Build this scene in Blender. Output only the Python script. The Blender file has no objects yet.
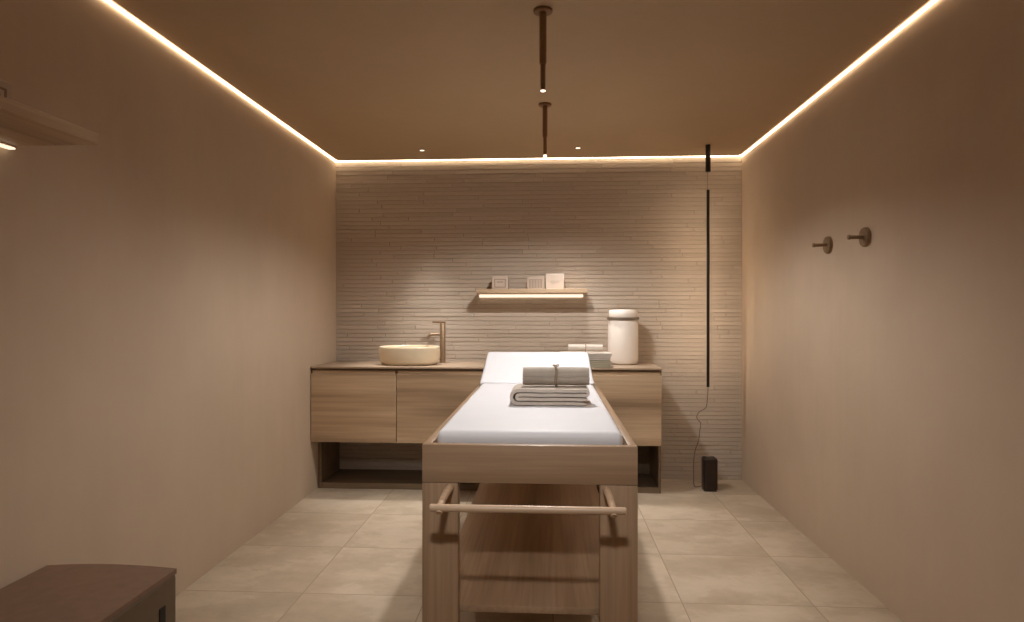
import bpy, bmesh, math, random
from mathutils import Vector, Matrix, noise as mnoise
random.seed(7)
sc = bpy.context.scene
COL = sc.collection
PI = math.pi

# ------------------------------------------------------------------ colour
def lin(c):
    c /= 255.0
    return c / 12.92 if c <= 0.04045 else ((c + 0.055) / 1.055) ** 2.4
def rgb(r, g, b):
    return (lin(r), lin(g), lin(b), 1.0)

# --------------------------------------------------------------- materials
class N:
    """small node-tree writer"""
    def __init__(self, name):
        self.m = bpy.data.materials.new(name); self.m.use_nodes = True
        self.t = self.m.node_tree; self.b = self.t.nodes['Principled BSDF']
    def add(self, kind, **kw):
        n = self.t.nodes.new(kind)
        for k, v in kw.items():
            if k in n.inputs: n.inputs[k].default_value = v
            else: setattr(n, k, v)
        return n
    def link(self, a, b): self.t.links.new(a, b)
    def coords(self, scale=(1, 1, 1), loc=(0, 0, 0)):
        tc = self.add('ShaderNodeTexCoord'); mp = self.add('ShaderNodeMapping')
        mp.inputs['Scale'].default_value = scale; mp.inputs['Location'].default_value = loc
        self.link(tc.outputs['Object'], mp.inputs['Vector']); return mp.outputs['Vector']
    def noise(self, vec, scale, detail=4, rough=.55):
        n = self.add('ShaderNodeTexNoise'); n.inputs['Scale'].default_value = scale
        n.inputs['Detail'].default_value = detail; n.inputs['Roughness'].default_value = rough
        self.link(vec, n.inputs['Vector']); return n.outputs['Fac']
    def ramp(self, fac, stops):
        r = self.add('ShaderNodeValToRGB'); e = r.color_ramp.elements
        while len(e) < len(stops): e.new(.5)
        for i, (p, c) in enumerate(stops): e[i].position = p; e[i].color = c
        self.link(fac, r.inputs['Fac']); return r.outputs['Color']
    def mix(self, fac, a, b, mode='MIX'):
        n = self.add('ShaderNodeMix', data_type='RGBA', blend_type=mode)
        for sock, v in ((n.inputs[0], fac), (n.inputs[6], a), (n.inputs[7], b)):
            if hasattr(v, 'is_linked'): self.link(v, sock)
            else: sock.default_value = v
        return n.outputs[2]
    def bump(self, h, strength, dist):
        n = self.add('ShaderNodeBump'); n.inputs['Strength'].default_value = strength
        n.inputs['Distance'].default_value = dist
        self.link(h, n.inputs['Height']); self.link(n.outputs['Normal'], self.b.inputs['Normal'])
    def math(self, op, a, b=None, c=None):
        n = self.add('ShaderNodeMath', operation=op)
        for i, v in enumerate((a, b, c)):
            if v is None: continue
            if hasattr(v, 'is_linked'): self.link(v, n.inputs[i])
            else: n.inputs[i].default_value = v
        return n.outputs[0]
    def color(self, c): 
        if hasattr(c, 'is_linked'): self.link(c, self.b.inputs['Base Color'])
        else: self.b.inputs['Base Color'].default_value = c
    def set(self, **kw):
        for k, v in kw.items(): self.b.inputs[k.replace('_', ' ')].default_value = v

def plain(name, col, rough=.6, metal=0.0, var=.06, scale=30):
    n = N(name); v = n.coords()
    f = n.noise(v, scale, 3)
    d = tuple(c * (1 - var) for c in col[:3]) + (1,); l = tuple(min(1, c * (1 + var)) for c in col[:3]) + (1,)
    n.color(n.ramp(f, [(.3, d), (.7, l)])); n.set(Roughness=rough, Metallic=metal); return n.m

def glow(name, col, strength):
    n = N(name); n.b.inputs['Base Color'].default_value = (.8, .8, .8, 1)
    n.b.inputs['Emission Color'].default_value = col; n.b.inputs['Emission Strength'].default_value = strength
    return n.m

def wood(name, axis, dark, mid, light, rough=.45, seed=0.0):
    n = N(name)
    s = [9.0, 9.0, 9.0]; s[axis] = .55
    v = n.coords(tuple(s), (seed, seed * 1.7, seed * .6))
    wide = n.noise(v, .8, 3, .5)
    s2 = [70.0, 70.0, 70.0]; s2[axis] = 1.6
    v2 = n.coords(tuple(s2), (seed, seed, seed))
    fine = n.noise(v2, 1.0, 3, .6)
    c = n.ramp(wide, [(.28, dark), (.48, mid), (.72, light)])
    fin = n.ramp(fine, [(.3, (.74, .74, .74, 1)), (.62, (1, 1, 1, 1))])
    n.color(n.mix(.8, c, fin, 'MULTIPLY')); n.set(Roughness=rough)
    n.bump(fine, .15, .002); return n.m

def plaster(name, a, b, rough=.75):
    n = N(name); v = n.coords()
    big = n.noise(v, 1.3, 5, .6); fi = n.noise(v, 38, 3, .6)
    vv = n.coords((9, 9, .8)); st = n.noise(vv, 1.5, 4, .6)
    c = n.ramp(big, [(.32, a), (.7, b)])
    c = n.mix(.35, c, n.ramp(st, [(.3, (.92, .92, .92, 1)), (.7, (1, 1, 1, 1))]), 'MULTIPLY')
    n.color(c); n.set(Roughness=rough); n.bump(fi, .12, .003); return n.m

WD, WM, WL = rgb(140, 115, 89), rgb(186, 158, 127), rgb(212, 185, 153)
M = {}
M['wall'] = plaster('plaster_wall_finish', rgb(192, 171, 148), rgb(202, 181, 157))
M['ceil'] = plaster('ceiling_paint', rgb(186, 160, 127), rgb(192, 166, 132))
M['wood_x'] = wood('oak_veneer_crosswise', 0, WD, WM, WL)
M['wood_x2'] = wood('oak_veneer_crosswise_second', 0, WD, WM, WL, seed=4.3)
M['wood_y'] = wood('oak_lengthwise', 1, WD, WM, WL, seed=2.0)
TD, TM, TL = rgb(150, 122, 95), rgb(169, 139, 110), rgb(182, 153, 124)
M['tab_x'] = wood('bed_oak_crosswise', 0, TD, TM, TL, seed=1.0)
M['tab_y'] = wood('bed_oak_lengthwise', 1, TD, TM, TL, seed=6.0)
M['tab_z'] = wood('bed_oak_upright', 2, TD, TM, TL, seed=3.0)
M['bar'] = wood('oak_rail', 0, rgb(190, 158, 128), rgb(206, 176, 146), rgb(220, 190, 160), .35)
M['top'] = plain('worktop_stone', rgb(170, 148, 126), .4, 0, .06, 14)
M['niche'] = wood('shaded_niche_veneer', 0, rgb(106, 88, 67), rgb(122, 102, 79), rgb(136, 114, 90), .5, 8.0)  # oak darkened, the shade under the drawers is put into its colour
M['white_vinyl'] = plain('white_upholstery', rgb(229, 230, 236), .55, 0, .015, 6)
M['towel_grey'] = None
M['ceramic'] = plain('cream_ceramic', rgb(222, 205, 176), .28, 0, .03, 8)
M['bronze'] = plain('brushed_bronze', rgb(142, 118, 92), .42, .5, .08, 60)
M['dark_bronze'] = plain('dark_bronze', rgb(134, 98, 64), .5, .0, .08, 60)
M['black'] = plain('black_metal', rgb(44, 32, 25), .32, .2, .1, 40)
M['cord'] = plain('grey_cord', rgb(110, 92, 78), .7)
M['canister'] = plain('white_enamel', rgb(236, 226, 216), .4, 0, .02, 8)
M['band'] = plain('grey_metal_band', rgb(140, 126, 112), .4, .6)
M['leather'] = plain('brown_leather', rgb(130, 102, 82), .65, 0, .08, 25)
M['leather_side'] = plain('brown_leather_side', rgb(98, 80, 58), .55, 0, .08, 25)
M['void'] = plain('dark_recess', rgb(40, 28, 20), .8)
M['alu'] = plain('satin_aluminium', rgb(190, 176, 160), .4, .7)
M['card'] = plain('pale_card', rgb(190, 172, 156), .7, 0, .03, 20)
M['card_print'] = plain('tan_card_print', rgb(142, 121, 104), .7, 0, .03, 20)
M['card_pale'] = plain('ivory_card', rgb(202, 185, 170), .7, 0, .03, 20)
M['twine'] = plain('twine', rgb(150, 128, 104), .9)
LEDC = (1.0, .82, .58, 1); SPOTC = (1.0, .965, .925)
M['led'] = glow('warm_led', LEDC, 10.8)
M['led_shelf'] = glow('warm_shelf_led', (1, .83, .62, 1), 1.15)
M['lens'] = glow('lamp_lens', (1, .84, .66, 1), 2.0)
M['rod_led'] = glow('rod_led', (1, .80, .58, 1), 38.0)

def fabric(name, a, b):
    n = N(name); v = n.coords()
    big = n.noise(v, 9, 3); fi = n.noise(v, 260, 2, .7)
    n.color(n.ramp(big, [(.3, a), (.7, b)])); n.set(Roughness=.95)
    n.bump(fi, .5, .003); return n.m
M['towel_grey'] = fabric('grey_linen', rgb(168, 158, 146), rgb(184, 174, 162))
M['towel_pale'] = fabric('pale_linen', rgb(192, 181, 170), rgb(206, 195, 184))
M['towel_green'] = fabric('sage_linen', rgb(170, 162, 140), rgb(182, 174, 152))

# floor tiles 0.6 m with fine joints
def floor_mat():
    n = N('stone_floor_tiles'); tc = n.add('ShaderNodeTexCoord'); sp = n.add('ShaderNodeSeparateXYZ')
    n.link(tc.outputs['Object'], sp.inputs[0])
    u = n.math('DIVIDE', n.math('SUBTRACT', sp.outputs[0], .618 - 6), .6)
    w = n.math('DIVIDE', n.math('SUBTRACT', sp.outputs[1], 3.615 - 6), .6)
    fu, fw = n.math('FRACT', u), n.math('FRACT', w)
    def edge(x): return n.math('MINIMUM', x, n.math('SUBTRACT', 1.0, x))
    e = n.math('MINIMUM', edge(fu), edge(fw))
    joint = n.math('LESS_THAN', e, .0042)
    cb = n.add('ShaderNodeCombineXYZ'); n.link(n.math('FLOOR', u), cb.inputs[0]); n.link(n.math('FLOOR', w), cb.inputs[1])
    wn = n.add('ShaderNodeTexWhiteNoise', noise_dimensions='2D'); n.link(cb.outputs[0], wn.inputs['Vector'])
    off = n.add('ShaderNodeVectorMath', operation='SCALE'); n.link(wn.outputs['Color'], off.inputs[0]); off.inputs['Scale'].default_value = 9
    ad = n.add('ShaderNodeVectorMath', operation='ADD'); n.link(tc.outputs['Object'], ad.inputs[0]); n.link(off.outputs[0], ad.inputs[1])
    mp = n.add('ShaderNodeMapping'); mp.inputs['Scale'].default_value = (1, 1.4, 1); n.link(ad.outputs[0], mp.inputs['Vector'])
    cl = n.noise(mp.outputs[0], 2.1, 7, .66); fi = n.noise(mp.outputs[0], 11, 5, .65)
    c = n.ramp(cl, [(.3, rgb(176, 157, 134)), (.48, rgb(189, 171, 148)), (.54, rgb(199, 182, 159)), (.72, rgb(208, 191, 169))])
    c = n.mix(.5, c, n.ramp(fi, [(.35, (.87, .86, .85, 1)), (.65, (1, 1, 1, 1))]), 'MULTIPLY')
    tint = n.ramp(wn.outputs['Value'], [(0, (.82, .81, .79, 1)), (1, (1, 1, 1, 1))])
    c = n.mix(.7, c, tint, 'MULTIPLY')
    c = n.mix(joint, c, rgb(152, 132, 108))
    n.color(c); n.set(Roughness=.5)
    n.bump(n.math('SUBTRACT', 1.0, joint), .3, .004); return n.m
M['floor'] = floor_mat()

def brick_mat():
    n = N('narrow_stone_strips'); v = n.coords((1, 1, 5)); at = n.add('ShaderNodeAttribute', attribute_name='tone')
    c = n.ramp(at.outputs['Fac'], [(0, rgb(182, 167, 151)), (.5, rgb(189, 174, 158)), (1, rgb(196, 181, 165))])
    fi = n.noise(v, 14, 5, .65)
    c = n.mix(.5, c, n.ramp(fi, [(.32, (.88, .87, .86, 1)), (.66, (1, 1, 1, 1))]), 'MULTIPLY')
    n.color(c); n.set(Roughness=.85); n.bump(n.noise(n.coords((1, 1, 3)), 60, 4, .65), .35, .004); return n.m
M['brick'] = brick_mat()
M['grout'] = plain('strip_joint', rgb(180, 163, 146), .95)

# ------------------------------------------------------------------- mesh
def link(name, bm, mat, parent=None, smooth=40, loc=None, rot=None):
    me = bpy.data.meshes.new(name)
    bmesh.ops.recalc_face_normals(bm, faces=bm.faces)
    bm.to_mesh(me); bm.free()
    mats = mat if isinstance(mat, (list, tuple)) else [mat]
    for m in mats: me.materials.append(m)
    if smooth:
        for p in me.polygons: p.use_smooth = True
        me.set_sharp_from_angle(angle=math.radians(smooth))
    o = bpy.data.objects.new(name, me); COL.objects.link(o)
    if parent: o.parent = parent
    if loc: o.location = loc
    if rot: o.rotation_euler = rot
    return o
def tag(o, label, cat, group=None):
    o['label'] = label; o['category'] = cat
    if group: o['group'] = group
    return o
def thing(name, label, cat, loc=(0, 0, 0), group=None, rz=0):
    o = bpy.data.objects.new(name, None); COL.objects.link(o); o.location = loc; o.rotation_euler = (0, 0, rz)
    o.empty_display_size = .05
    return tag(o, label, cat, group)
def struct(o): o['kind'] = 'structure'; return o

def box(bm, x0, x1, y0, y1, z0, z1, bev=0, seg=2):
    r = bmesh.ops.create_cube(bm, size=1)['verts']
    for v in r:
        v.co = Vector(((x0 + x1) / 2 + v.co.x * (x1 - x0), (y0 + y1) / 2 + v.co.y * (y1 - y0), (z0 + z1) / 2 + v.co.z * (z1 - z0)))
    if bev:
        es = list({e for v in r for e in v.link_edges})
        bmesh.ops.bevel(bm, geom=es, offset=bev, segments=seg, profile=.5, affect='EDGES')
    return bm
def B(*a, **k): return box(bmesh.new(), *a, **k)

def lathe(bm, prof, seg=48, cx=0, cy=0, sx=1, sy=1, close_top=True, close_bot=True):
    rings = []
    for r, z in prof:
        rings.append([bm.verts.new((cx + r * sx * math.cos(2 * PI * i / seg), cy + r * sy * math.sin(2 * PI * i / seg), z)) for i in range(seg)])
    for a, b in zip(rings, rings[1:]):
        for i in range(seg):
            j = (i + 1) % seg; bm.faces.new((a[i], a[j], b[j], b[i]))
    if close_bot: bm.faces.new(rings[0][::-1])
    if close_top: bm.faces.new(rings[-1])
    return bm
def tube(bm, pts, r, seg=14, radii=None):
    pts = [Vector(p) for p in pts]; rings = []; up = None
    for i, p in enumerate(pts):
        t = (pts[min(i + 1, len(pts) - 1)] - pts[max(i - 1, 0)]).normalized()
        if up is None:
            up = Vector((0, 0, 1)) if abs(t.z) < .9 else Vector((1, 0, 0))
        up = (up - t * up.dot(t)).normalized(); sd = t.cross(up)
        rr = radii[i] if radii else r
        rings.append([bm.verts.new(p + (up * math.cos(2 * PI * k / seg) + sd * math.sin(2 * PI * k / seg)) * rr) for k in range(seg)])
    for a, b in zip(rings, rings[1:]):
        for k in range(seg):
            j = (k + 1) % seg; bm.faces.new((a[k], a[j], b[j], b[k]))
    bm.faces.new(rings[0][::-1]); bm.faces.new(rings[-1]); return bm
def smooth_path(pts, n=8):
    pts = [Vector(p) for p in pts]; P = [pts[0]] + pts + [pts[-1]]; out = []
    for i in range(1, len(P) - 2):
        a, b, c, d = P[i - 1:i + 3]
        for k in range(n):
            t = k / n
            out.append(.5 * ((2 * b) + (c - a) * t + (2 * a - 5 * b + 4 * c - d) * t * t + (3 * b - a - 3 * c + d) * t ** 3))
    out.append(pts[-1]); return out

def ribbon(bm, path, t, d0, d1, plane='XZ', nd=10, wob=.0015, seed=0):
    """thick cloth following a 2D path, extruded along the third axis"""
    L = []; Rr = []
    n = len(path)
    for i, p in enumerate(path):
        a = path[max(i - 1, 0)]; b = path[min(i + 1, n - 1)]
        tx, tz = b[0] - a[0], b[1] - a[1]; l = math.hypot(tx, tz) or 1; nx, nz = -tz / l, tx / l
        h = t / 2 * (.55 if i in (0, n - 1) else 1)
        L.append((p[0] + nx * h, p[1] + nz * h)); Rr.append((p[0] - nx * h, p[1] - nz * h))
    loop = L + Rr[::-1]; m = len(loop); rings = []
    for k in range(nd + 1):
        d = d0 + (d1 - d0) * k / nd; row = []
        pinch = .82 if k in (0, nd) else 1
        for i, (u, w) in enumerate(loop):
            j = i if i < n else m - 1 - i
            cu, cw = path[j]
            u2, w2 = cu + (u - cu) * pinch, cw + (w - cw) * pinch
            q = mnoise.noise(Vector((u * 14 + seed, w * 14, d * 14))) * wob
            edge = mnoise.noise(Vector((j * .35 + seed, 3.1, k * .2))) * .004 if k in (0, nd) else 0
            if plane == 'XZ': co = (u2, d + edge, w2 + q)
            else: co = (d + edge, u2, w2 + q)
            row.append(bm.verts.new(co))
        rings.append(row)
    for a, b in zip(rings, rings[1:]):
        for i in range(m):
            j = (i + 1) % m; bm.faces.new((a[i], a[j], b[j], b[i]))
    for row, fl in ((rings[0], True), (rings[-1], False)):
        for i in range(n - 1):
            f = (row[i], row[i + 1], row[m - 2 - i], row[m - 1 - i])
            bm.faces.new(f[::-1] if fl else f)
    return bm
def folded_path(w, pitch, layers=4):
    """cloth folded: outer layer wraps the left side, inner layers turn inside it"""
    P = []
    z = [pitch * (i + .5) for i in range(layers)]
    hw = w / 2
    def line(x0, x1, zz, n=10):
        for i in range(n + 1): P.append((x0 + (x1 - x0) * i / n, zz))
    def arc(cx, cz, r, a0, a1, n=9, sx=1.0):
        for i in range(1, n): 
            a = a0 + (a1 - a0) * i / n; P.append((cx + math.cos(a) * r * sx, cz + math.sin(a) * r))
    R = (z[-1] - z[0]) / 2
    line(hw - pitch * .4, -hw + R, z[0]); arc(-hw + R, z[0] + R, R, -PI / 2, -PI * 1.5)
    line(-hw + R, hw - pitch * .5, z[3]); arc(hw - pitch * .5, z[3] - pitch / 2, pitch / 2, PI / 2, -PI / 2)
    line(hw - pitch * .5, -hw + R * 1.15, z[2]); arc(-hw + R * 1.15, z[2] - pitch / 2, pitch / 2, PI / 2, PI * 1.5, 7)
    line(-hw + R * 1.15, hw - pitch * .2, z[1])
    return P
def roll_path(R, t, turns=3.3, n=110):
    P = []
    for i in range(n + 1):
        a = turns * 2 * PI * i / n; r = t * .55 + (R - t / 2 - t * .55) * i / n
        P.append((r * math.cos(-a - PI * .35), R + r * math.sin(-a - PI * .35)))
    return P

# =================================================================== shell
XL, XR, YB, YF, ZC = -1.771, 1.547, 5.237, -1.3, 2.598
ZT = ZC + .085; SLOT = .032
struct(link('floor', B(XL - .1, XR + .1, YF - .1, YB + .1, -.08, 0), M['floor'], smooth=0))
struct(link('wall_left', B(XL - .1, XL, YF - .1, YB + .1, 0, ZT), M['wall'], smooth=0))
struct(link('wall_right', B(XR, XR + .1, YF - .1, YB + .1, 0, ZT), M['wall'], smooth=0))
struct(link('wall_front', B(XL, XR, YF - .1, YF, 0, ZT), M['wall'], smooth=0))
bm = bmesh.new()
box(bm, XL + SLOT, XR - SLOT, YF + SLOT, YB - SLOT, ZC, ZT)
box(bm, XL - .1, XR + .1, YF - .1, YB + .1, ZT, ZT + .08)
struct(link('ceiling', bm, M['ceil'], smooth=0))

# back wall: courses of narrow stone strips with uneven faces
bm = bmesh.new(); lay = bm.loops.layers.float_color.new('tone')
box(bm, XL, XR, YB + .005, YB + .1, 0, ZT)
for f in bm.faces: f.material_index = 1
rh = .0345; nrow = int(ZT / rh) + 1
for r in range(nrow):
    z0 = r * rh; z1 = min(z0 + rh - .0022 - random.random() * .0016, ZT)
    x = XL - random.random() * .5; push = (random.random() - .5) * .003
    while x < XR:
        w = random.uniform(.3, .9); a, b = max(x, XL), min(x + w - .0016, XR)
        if b - a > .012:
            nf = len(bm.faces); y = YB - random.uniform(0, .0022) + push
            n0 = set(bm.faces)
            box(bm, a, b, y, YB + .02, z0, z1, .0022, 1)
            tn = random.gauss(.5, .22); tn = max(0, min(1, tn))
            for f in bm.faces:
                if f not in n0:
                    for l in f.loops: l[lay] = (tn, tn, tn, 1)
        x += w
struct(link('wall_back', bm, [M['brick'], M['grout']], smooth=0))

# =================================================== cove light strips
zs0, zs1 = ZC - .002, ZC + .007
def cove(label, x0, x1, y0, y1):
    tag(link('cove_light_strip', B(x0, x1, y0, y1, zs0, zs1), M['led'], smooth=0), label, 'light strip', 'LED strips in the ceiling perimeter slot')
cove('warm white LED strip glowing in the ceiling slot along the left wall', XL + .001, XL + .010, YF + .06, YB - .001)
cove('warm white LED strip glowing in the ceiling slot along the right wall with hooks', XR - .010, XR - .001, YF + .06, YB - .001)
cove('warm white LED strip glowing in the ceiling slot above the stone back wall', XL + .011, XR - .011, YB - .020, YB - .010)

# ============================================================ massage table
t = thing('massage_table', 'wooden massage table with white padded top, towel rail and lower shelf', 'massage table', (-.074, 3.43, 0))
ox, oy = -.074, 3.43
def TB(x0, x1, y0, y1, z0, z1, bev=.004, seg=2): return B(x0 - ox, x1 - ox, y0 - oy, y1 - oy, z0, z1, bev=bev, seg=seg)
TX0, TX1, TY0, TY1 = -.472, .324, 2.36, 4.50
zr0, zr1 = .719, .861
link('end_rail', TB(TX0, TX1, TY0, TY0 + .035, zr0, zr1), M['tab_x'], t)
link('end_rail', TB(TX0, TX1, TY1 - .035, TY1, zr0, zr1), M['tab_x'], t)
link('side_rail', TB(TX0, TX0 + .032, TY0 + .036, TY1 - .036, zr0, zr1), M['tab_y'], t)
link('side_rail', TB(TX1 - .032, TX1, TY0 + .036, TY1 - .036, zr0, zr1), M['tab_y'], t)
for x0, x1 in ((TX0, TX0 + .135), (TX1 - .137, TX1)):
    for y0, y1 in ((TY0, TY0 + .05), (TY1 - .05, TY1)):
        link('leg', TB(x0, x1, y0, y1, 0, zr0 - .001), M['tab_z'], t)
link('lower_shelf', TB(-.447, .302, 2.412, 4.446, .216, .244), M['tab_y'], t)
link('bed_deck', TB(TX0 + .034, TX1 - .034, TY0 + .038, TY1 - .038, .80, .832, .002), M['tab_y'], t)
# padded top
def pad(x0, x1, y0, y1, z0, z1, r, seg=5):
    return B(x0, x1, y0, y1, z0, z1, bev=r, seg=seg)
mt = link('mattress', pad(-.429 - ox, .279 - ox, 2.415 - oy, 4.036 - oy, .833, .902, .028), M['white_vinyl'], t, 60)
L = .435; ang = math.radians(23.5)
hb = pad(-.366, .360, 0, L, -.062, 0, .016)
for q in hb.verts: q.co.x *= 1 - .045 * q.co.y / L
bk = link('backrest', hb, M['white_vinyl'], t, 60,
          loc=(-.075 - ox, 4.043 - oy, .904), rot=(ang, 0, 0))
link('backrest_support', TB(-.2, .05, 4.27, 4.30, .833, .925), M['tab_x'], t)
# towel rail on two pegs
bm = bmesh.new(); xs = [-.408, -.404, .256, .260]; rr = [.0095, .013, .013, .0095]
tube(bm, [(x - ox, 2.17 - oy, .684) for x in xs], .013, 18, rr)
link('towel_rail', bm, M['bar'], t)
for sx, x in ((-1, -.371), (1, .214)):
    bm = bmesh.new()
    pts = smooth_path([(x + .004 * -sx, 2.362, .700), (x + .002 * -sx, 2.30, .701), (x, 2.23, .697), (x + .002 * sx, 2.185, .686), (x + .003 * sx, 2.163, .668)], 6)
    tube(bm, [(p.x - ox, p.y - oy, p.z) for p in pts], .0125, 14, [.0145 - .003 * i / (len(pts) - 1) for i in range(len(pts))])
    link('rail_peg', bm, M['bar'], t)

# towels on the bed
fp = folded_path(.366, .0205)
bm = bmesh.new(); ribbon(bm, fp, .0185, 0, .235, 'XZ', 12, .002, 2)
tag(link('folded_towel', bm, M['towel_pale'], None, 60, (.003, 3.062, .9035)),
    'pale grey folded towel lying on the white massage table under the rolled towel', 'towel')
rt = thing('rolled_towel', 'grey rolled towel tied with twine, on top of the folded towel on the massage table', 'towel', (.034, 3.165, .9885))
bm = bmesh.new(); ribbon(bm, roll_path(.050, .0132), .012, -.162, .162, 'YZ', 14, .0015, 5)
link('cloth_roll', bm, M['towel_grey'], rt, 60)
bm = bmesh.new()
for dx in (-.004, .004):
    tube(bm, [(dx + .002 * math.sin(3 * a), .0522 * math.cos(a), .050 + .0522 * math.sin(a)) for a in [2 * PI * i / 40 for i in range(41)]], .0022, 8)
link('twine_tie', bm, M['twine'], rt)
bm = bmesh.new()
tube(bm, smooth_path([(0, -.028, .0955), (-.010, -.034, .100), (-.014, -.030, .105), (0, -.022, .102), (.012, -.026, .106), (.010, -.034, .099), (0, -.028, .0955)], 5), .0022, 8)
tube(bm, smooth_path([(0, -.03, .0955), (.006, -.049, .070), (.004, -.0545, .036)], 5), .002, 8)
link('twine_bow', bm, M['twine'], rt)

# ================================================================ vanity
VY = 4.660; VX0, VX1 = XL + .003, .812
v = thing('vanity_cabinet', 'long oak wall cabinet with four flat drawers above an open niche', 'cabinet', ((VX0 + VX1) / 2, 4.95, 0))
vx, vy = (VX0 + VX1) / 2, 4.95
def VB(x0, x1, y0, y1, z0, z1, bev=.002, seg=1): return B(x0 - vx, x1 - vx, y0 - vy, y1 - vy, z0, z1, bev=bev, seg=seg)
YW = YB - .008
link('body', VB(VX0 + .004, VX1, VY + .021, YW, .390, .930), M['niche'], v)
fw = (VX1 - VX0) / 4
for i in range(4):
    d = link('drawer', VB(VX0 + i * fw + .0025, VX0 + (i + 1) * fw - .0025, VY, VY + .02, .384, .893), M['wood_x'] if i % 2 == 0 else M['wood_x2'], v)
    link('finger_pull', VB(VX0 + i * fw + .01, VX0 + (i + 1) * fw - .01, VY + .010, VY + .019, .8935, .917, .001), M['wood_x'], d)
py = VY + .15
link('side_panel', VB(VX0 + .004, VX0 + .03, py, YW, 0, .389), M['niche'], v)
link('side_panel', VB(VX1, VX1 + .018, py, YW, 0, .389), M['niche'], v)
link('shade_panel', VB(-.1, VX1 - .001, YW - .022, YW - .002, .046, .388), M['niche'], v)  # added dark sheet over the lit stone, stands for the niche's shade
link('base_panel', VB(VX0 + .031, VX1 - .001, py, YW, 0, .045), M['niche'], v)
tag(link('worktop', B(VX0, VX1 + .004, VY - .006, YW, .931, .945, bev=.002), M['top']), 'long beige stone worktop on the oak drawer cabinet', 'worktop')

# basin
b = thing('wash_basin', 'cream oval vessel basin on the worktop beside the bronze tap', 'basin', (-1.075, 4.89, .945))
prof = [(.80, .0), (.90, .006), (.965, .03), (.992, .065), (1.0, .105), (.995, .138), (.985, .149), (.965, .153), (.945, .150), (.93, .138), (.91, .09), (.84, .05), (.6, .03), (.2, .026)]
bm = bmesh.new(); lathe(bm, [(r_, z_ * .92) for r_, z_ in prof], 72, 0, 0, .236, .185)
link('bowl', bm, M['ceramic'], b, 60)
bm = bmesh.new(); lathe(bm, [(.024, .0242), (.024, .027), (.018, .0285)], 28)
link('drain', bm, M['bronze'], b)
# faucet
fa = thing('basin_tap', 'tall bronze column tap with top lever and curved spout beside the basin', 'tap', (-.846, 5.06, .945))
bm = bmesh.new(); lathe(bm, [(.028, 0), (.028, .006), (.0225, .007), (.0225, .312), (.020, .315)], 32)
link('column', bm, M['bronze'], fa)
bm = bmesh.new(); tube(bm, smooth_path([(-.018, 0, .226), (-.07, -.012, .226), (-.094, -.018, .224), (-.108, -.022, .212), (-.122, -.026, .192)], 5), .0105, 16)
link('spout', bm, M['bronze'], fa)
bm = bmesh.new(); box(bm, -.082, .0225, -.011, .011, .3155, .330, .003, 2)
link('lever', bm, M['bronze'], fa)

# canister
cn = thing('lidded_canister', 'tall white round canister with pale lid and grey band on the worktop', 'canister', (.575, 5.02, .945))
R = .116
bm = bmesh.new(); lathe(bm, [(.085, 0), (.104, .004), (.114, .016), (R, .04), (R, .335), (R - .004, .345)], 56)
link('body', bm, M['canister'], cn, 50)
bm = bmesh.new(); lathe(bm, [(R - .002, .346), (R + .008, .347), (R + .008, .362), (R - .002, .364)], 56)
link('band', bm, M['band'], cn, 50)
bm = bmesh.new(); lathe(bm, [(R - .006, .364), (R - .004, .37), (R - .006, .408), (R - .014, .420), (.05, .424), (.02, .424)], 56)
link('lid', bm, M['canister'], cn, 50)

# towels on the worktop
bm = bmesh.new(); ribbon(bm, folded_path(.385, .0125), .0112, 0, .20, 'XZ', 10, .0015, 8)
tag(link('folded_towel', bm, M['towel_green'], None, 60, (.256, 4.67, .9465)),
    'sage folded towel at the bottom of the stack on the worktop', 'towel', 'towels stacked on the worktop')
bm = bmesh.new(); ribbon(bm, folded_path(.382, .0132), .012, 0, .197, 'XZ', 10, .002, 11)
tag(link('folded_towel', bm, M['towel_pale'], None, 60, (.262, 4.673, .998)),
    'pale folded towel in the middle of the stack on the worktop', 'towel', 'towels stacked on the worktop')
r2 = thing('rolled_towel', 'small pale rolled towel topping the towel stack on the worktop beside the canister', 'towel', (.270, 4.775, 1.0535), 'towels stacked on the worktop')
bm = bmesh.new(); ribbon(bm, roll_path(.0285, .0092, 2.8), .0084, -.126, .126, 'YZ', 12, .001, 21)
link('cloth_roll', bm, M['towel_pale'], r2, 60)
bm = bmesh.new(); tube(bm, [(0, .0302 * math.cos(a), .0285 + .0302 * math.sin(a)) for a in [2 * PI * i / 32 for i in range(33)]], .0035, 8)
link('twine_tie', bm, M['twine'], r2)

# ======================================================== floating shelves
def shelf(label, loc, rz, length, depth, led, drop=.029, sh=.012):
    """local: x along the wall, -y out from the wall, wall at y = 0"""
    s = thing('floating_shelf', label, 'shelf', loc, None, rz)
    h = length / 2
    link('board', B(-h, h, -depth, 0, 0, .034, bev=.002, seg=1), M['wood_x'], s)
    link('light_channel', B(-led / 2 - sh, led / 2 - sh, -.028, -.002, -.005, -.0005, bev=.001, seg=1), M['wood_x'], s)
    link('light_diffuser', B(-led / 2 - sh, led / 2 - sh, -.026, -.004, -drop, -.0055, bev=min(.006, (drop - .0055) * .4), seg=3), M['led_shelf'], s)
    return s
shelf('narrow oak wall shelf with glowing light bar, carrying three boxes on the stone wall', ((-.564 + .295) / 2, YW, 1.497), 0, .87, .225, .846)
shelf('oak wall shelf with light bar underneath, high on the left wall', (XL + .001, 1.55, 1.897), PI / 2, .9, .312, .9, .012, 0)

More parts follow.
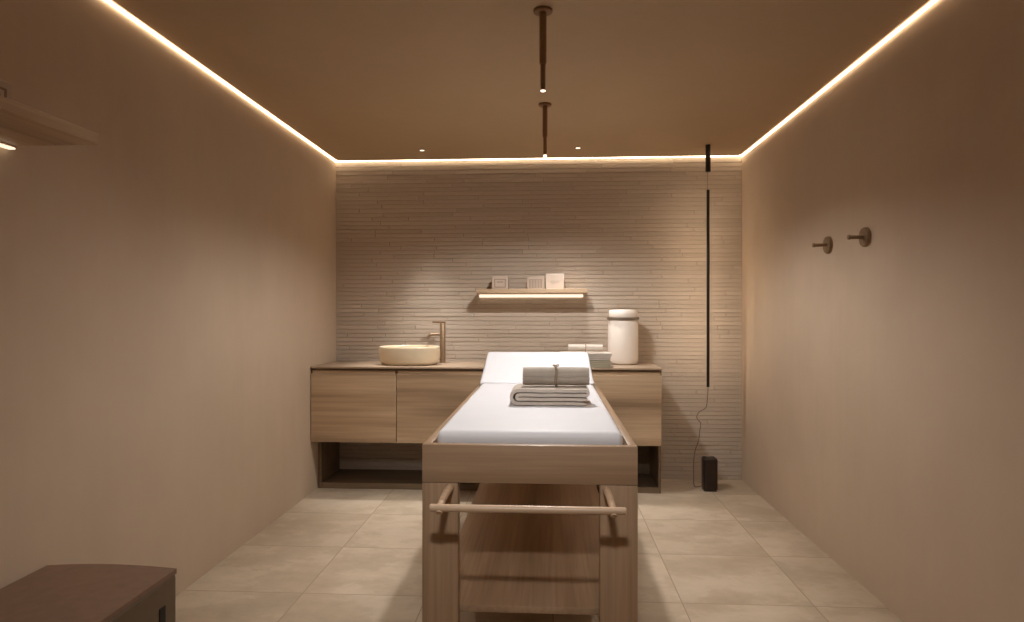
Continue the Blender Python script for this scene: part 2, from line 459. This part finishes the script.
def carton(label, loc, rz, w, h, d, style):
    c = thing('small_box', label, 'box', loc, None, rz)
    link('box_body', B(-w / 2, w / 2, -d / 2, d / 2, 0, h, bev=.003, seg=1), M['card_pale'] if style == 'plain' else M['card'], c)
    bm = bmesh.new(); y0, y1 = -d / 2 - .0015, -d / 2 - .0002
    if style == 'frame':
        a, b2 = .70 * w / 2, h * .78
        for (x0, x1, z0, z1) in ((-a, a, b2 - .007, b2), (-a, a, .012, .019), (-a, -a + .007, .019, b2 - .007), (a - .007, a, .019, b2 - .007), (-a * .55, a * .55, h * .5, h * .57)):
            box(bm, x0, x1, y0, y1, z0, z1)
    elif style == 'stripe':
        n = 9
        for i in range(n):
            x = -w * .36 + w * .72 * i / (n - 1); box(bm, x - .0028, x + .0028, y0, y1, .008, h * .72)
        box(bm, -w * .4, w * .4, y0, y1, h * .74, h * .78)
    else:
        box(bm, -w * .24, w * .24, y0, y1, h * .44, h * .56)
    link('printed_panel', bm, M['card_print'] if style != 'plain' else M['card'], c)
zt = 1.497 + .0345
carton('small square box with framed label, alone at the left of the light shelf', (-.389, 5.115, zt), 0, .130, .104, .085, 'frame')
carton('small box with vertical stripes in the middle of the light shelf', (-.107, 5.115, zt), 0, .136, .098, .085, 'stripe')
carton('taller plain ivory box at the right of the light shelf', (.047, 5.115, zt), 0, .144, .120, .085, 'plain')
carton('small framed box standing on the shelf of the left wall', (-1.645, 1.755, 1.897 + .0345), PI / 2, .14, .105, .085, 'frame')

# ================================================================ pendants
def pendant(label, x, y, z_sw, z_tip, lh):
    p = thing('pendant_spotlight', label, 'pendant light', (x, y, ZC), 'pendant spotlights above the massage table')
    bm = bmesh.new(); lathe(bm, [(.037, -.011), (.039, -.009), (.039, -.0005)], 40); link('canopy', bm, M['dark_bronze'], p)
    bm = bmesh.new(); lathe(bm, [(.0138, z_sw - ZC), (.0148, z_sw - ZC + .006), (.0148, -.0115)], 28); link('upper_tube', bm, M['dark_bronze'], p)
    bm = bmesh.new(); lathe(bm, [(.0105, z_tip - ZC + lh + .0005), (.0105, z_sw - ZC - .0005)], 28); link('lower_tube', bm, M['dark_bronze'], p)
    bm = bmesh.new(); lathe(bm, [(.0085, z_tip - ZC), (.0108, z_tip - ZC + .0015), (.0108, z_tip - ZC + lh)], 28); link('lamp_lens', bm, M['lens'], p)
pendant('slim bronze pendant spotlight nearer the front, hanging over the massage table', -.025, 2.642, 2.375, 2.262, .004)
pendant('slim bronze pendant spotlight nearer the back wall, hanging over the massage table', -.024, 3.842, 2.40, 2.276, .016)

def downlight(label, x, y):
    p = thing('recessed_downlight', label, 'downlight', (x, y, ZC), 'recessed downlights above the cabinet')
    bm = bmesh.new(); lathe(bm, [(.019, -.0005), (.019, -.004), (.028, -.004), (.028, -.0005)], 36, close_top=False, close_bot=False); link('trim_ring', bm, M['dark_bronze'], p)
    bm = bmesh.new(); lathe(bm, [(.0185, -.0005), (.0185, -.0035), (.012, -.005)], 32); link('lamp_lens', bm, M['lens'], p)
downlight('small round downlight in the ceiling left of the pendants', -.977, 4.885)
downlight('small round downlight in the ceiling right of the pendants', .220, 4.885)

# ======================================================= black rod light
rx, ry = 1.187, 4.861
r = thing('rod_light', 'thin black vertical rod light hanging near the right corner on a short ceiling tube', 'rod light', (rx, ry, 0))
bm = bmesh.new(); lathe(bm, [(.0175, 2.398), (.0185, 2.40), (.0185, ZC - .0005)], 28); link('ceiling_tube', bm, M['black'], r)
bm = bmesh.new(); tube(bm, [(-.004, 0, 2.26), (-.004, 0, 2.40)], .0015, 8); link('suspension_cable', bm, M['cord'], r)
bm = bmesh.new(); lathe(bm, [(.0095, .789), (.011, .791), (.011, 2.260), (.0095, 2.262)], 24); link('rod', bm, M['black'], r)
link('light_diffuser', B(-.006, .006, .0105, .0135, .83, 2.23), M['rod_led'], r, 0)
bm = bmesh.new()
tube(bm, smooth_path([(1.187, 4.861, .79), (1.183, 4.865, .70), (1.172, 4.87, .632), (1.128, 4.88, .600), (1.108, 4.88, .565), (1.118, 4.88, .537), (1.138, 4.885, .512), (1.132, 4.89, .45), (1.126, 4.90, .38), (1.105, 4.92, .30), (1.100, 4.95, .2), (1.106, 4.975, .1), (1.112, 4.985, .02), (1.14, 4.985, .008), (1.20, 4.985, .03)], 6), .0028, 8)
tag(link('power_cord', bm, M['cord']), 'thin grey cord dangling from the rod light to the black floor box', 'cord')
fb = thing('floor_driver_box', 'upright black rounded box on the floor below the rod light', 'power box', (1.213, 4.925, 0))
bm = bmesh.new(); box(bm, -.053, .053, -.05, .05, .004, .252, .020, 4); link('housing', bm, M['black'], fb, 50)
bm = bmesh.new(); box(bm, -.046, .046, -.04, .04, 0, .0045, .001, 1); link('foot_pad', bm, M['void'], fb)
bm = bmesh.new(); lathe(bm, [(.02, .252), (.02, .255), (.014, .257)], 24); link('button', bm, M['band'], fb)

# ================================================================= hooks
def hook(label, y, z):
    h = thing('wall_hook', label, 'hook', (XR - .0005, y, z), 'hooks on the right wall')
    bm = bmesh.new(); lathe(bm, [(.048, 0), (.048, .012), (.045, .016)], 36)
    bm.transform(Matrix.Rotation(-PI / 2, 4, 'Y')); link('backplate', bm, M['bronze'], h)
    bm = bmesh.new(); lathe(bm, [(.0105, .0165), (.0095, .022), (.0095, .076), (.0125, .078), (.0125, .087), (.010, .089)], 24)
    bm.transform(Matrix.Rotation(-PI / 2, 4, 'Y')); link('peg', bm, M['bronze'], h)
hook('round bronze wall hook on the right wall, the one nearer the back wall', 3.635, 1.722)
hook('round bronze wall hook on the right wall, the one nearer the viewer', 3.219, 1.718)

# ================================================================ stool
st = thing('storage_stool', 'brown leather covered box stool with dark handle slot in the front left corner', 'stool', (-1.532, 1.72, 0))
sx, sy = -1.532, 1.72
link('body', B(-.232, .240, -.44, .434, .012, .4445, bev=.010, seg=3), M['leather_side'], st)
bm = box(bmesh.new(), -.232, .240, -.44, .434, .445, .462)
bmesh.ops.subdivide_edges(bm, edges=bm.edges[:], cuts=23, use_grid_fill=True)
for q in bm.verts:
    u, w_ = (q.co.x - .004) / .236, (q.co.y + .003) / .437
    if q.co.z > .4615:
        q.co.z += .012 * max(0, 1 - u * u) * (1 - .2 * min(1, abs(w_)) ** 8)
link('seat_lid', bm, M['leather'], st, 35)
link('handle_slot', B(.2395, .2425, .334, .366, .19, .366, bev=.001, seg=1), M['void'], st)
link('base', B(-.21, .215, -.41, .405, 0, .0115, bev=.002, seg=1), M['void'], st)

# ================================================================ lights
def spot(name, loc, watt, size, blend, col=SPOTC, rad=.02, rot=(0, 0, 0)):
    l = bpy.data.lights.new(name, 'SPOT'); l.energy = watt; l.spot_size = math.radians(size); l.spot_blend = blend
    l.color = col; l.shadow_soft_size = rad
    o = bpy.data.objects.new(name, l); COL.objects.link(o); o.location = loc; o.rotation_euler = rot; return o
def aim(loc, to):
    return (Vector(to) - Vector(loc)).to_track_quat('-Z', 'Y').to_euler()
spot('pendant_beam', (-.025, 2.642, 2.252), 12, 150, .7, rad=.04)
spot('pendant_beam', (-.024, 3.842, 2.262), 77, 162, .5, rad=.04)
spot('downlight_or_fill_beam', (-.977, 4.885, 2.588), 128, 49, 1, rad=.035)
spot('downlight_or_fill_beam', (.220, 4.885, 2.588), 108, 49, 1, rad=.035)
spot('downlight_or_fill_beam', (-.75, 2.34, 2.588), 13, 135, 1)  # added fill without a fixture, brightens the left wall and stool
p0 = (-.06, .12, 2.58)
spot('downlight_or_fill_beam', p0, 190, 46, .9, rad=.12, rot=aim(p0, (-.07, 2.7, .7)))
# added fill: a hidden linear lamp per side slot, brightening the shadowed floor
for x, sgn in ((XL + .020, 1), (XR - .020, -1)):
    l = bpy.data.lights.new('slot_fill', 'AREA'); l.shape = 'RECTANGLE'; l.size = 2.2; l.size_y = .012
    l.energy = 1.9; l.color = SPOTC; l.spread = math.radians(36)
    o = bpy.data.objects.new('slot_fill', l); COL.objects.link(o); o.location = (x, 3.75, ZC + .004)
    o.rotation_euler = aim((x, 3.75, 2.6), (x + sgn * .75, 3.75, 0))

w = bpy.data.worlds.new('World'); sc.world = w; w.use_nodes = True
w.node_tree.nodes['Background'].inputs[0].default_value = (.012, .009, .006, 1)

# =============================================================== camera
cam = bpy.data.cameras.new('Camera'); co = bpy.data.objects.new('Camera', cam); COL.objects.link(co)
f_px = 640.0; cam.sensor_fit = 'HORIZONTAL'; cam.sensor_width = 36; cam.lens = f_px / 1024 * 36
cam.clip_start = .02
co.location = (0, 0, 1.357); co.rotation_euler = (PI / 2, 0, math.atan(37 / f_px))
sc.camera = co
vs = sc.view_settings
sc.display_settings.display_device = 'sRGB'
vs.view_transform = 'Standard'; vs.look = 'None'; vs.exposure = 0.0; vs.gamma = 1.0; vs.use_curve_mapping = False
sc.cycles.use_denoising = True
sc.cycles.max_bounces = 12; sc.cycles.diffuse_bounces = 8
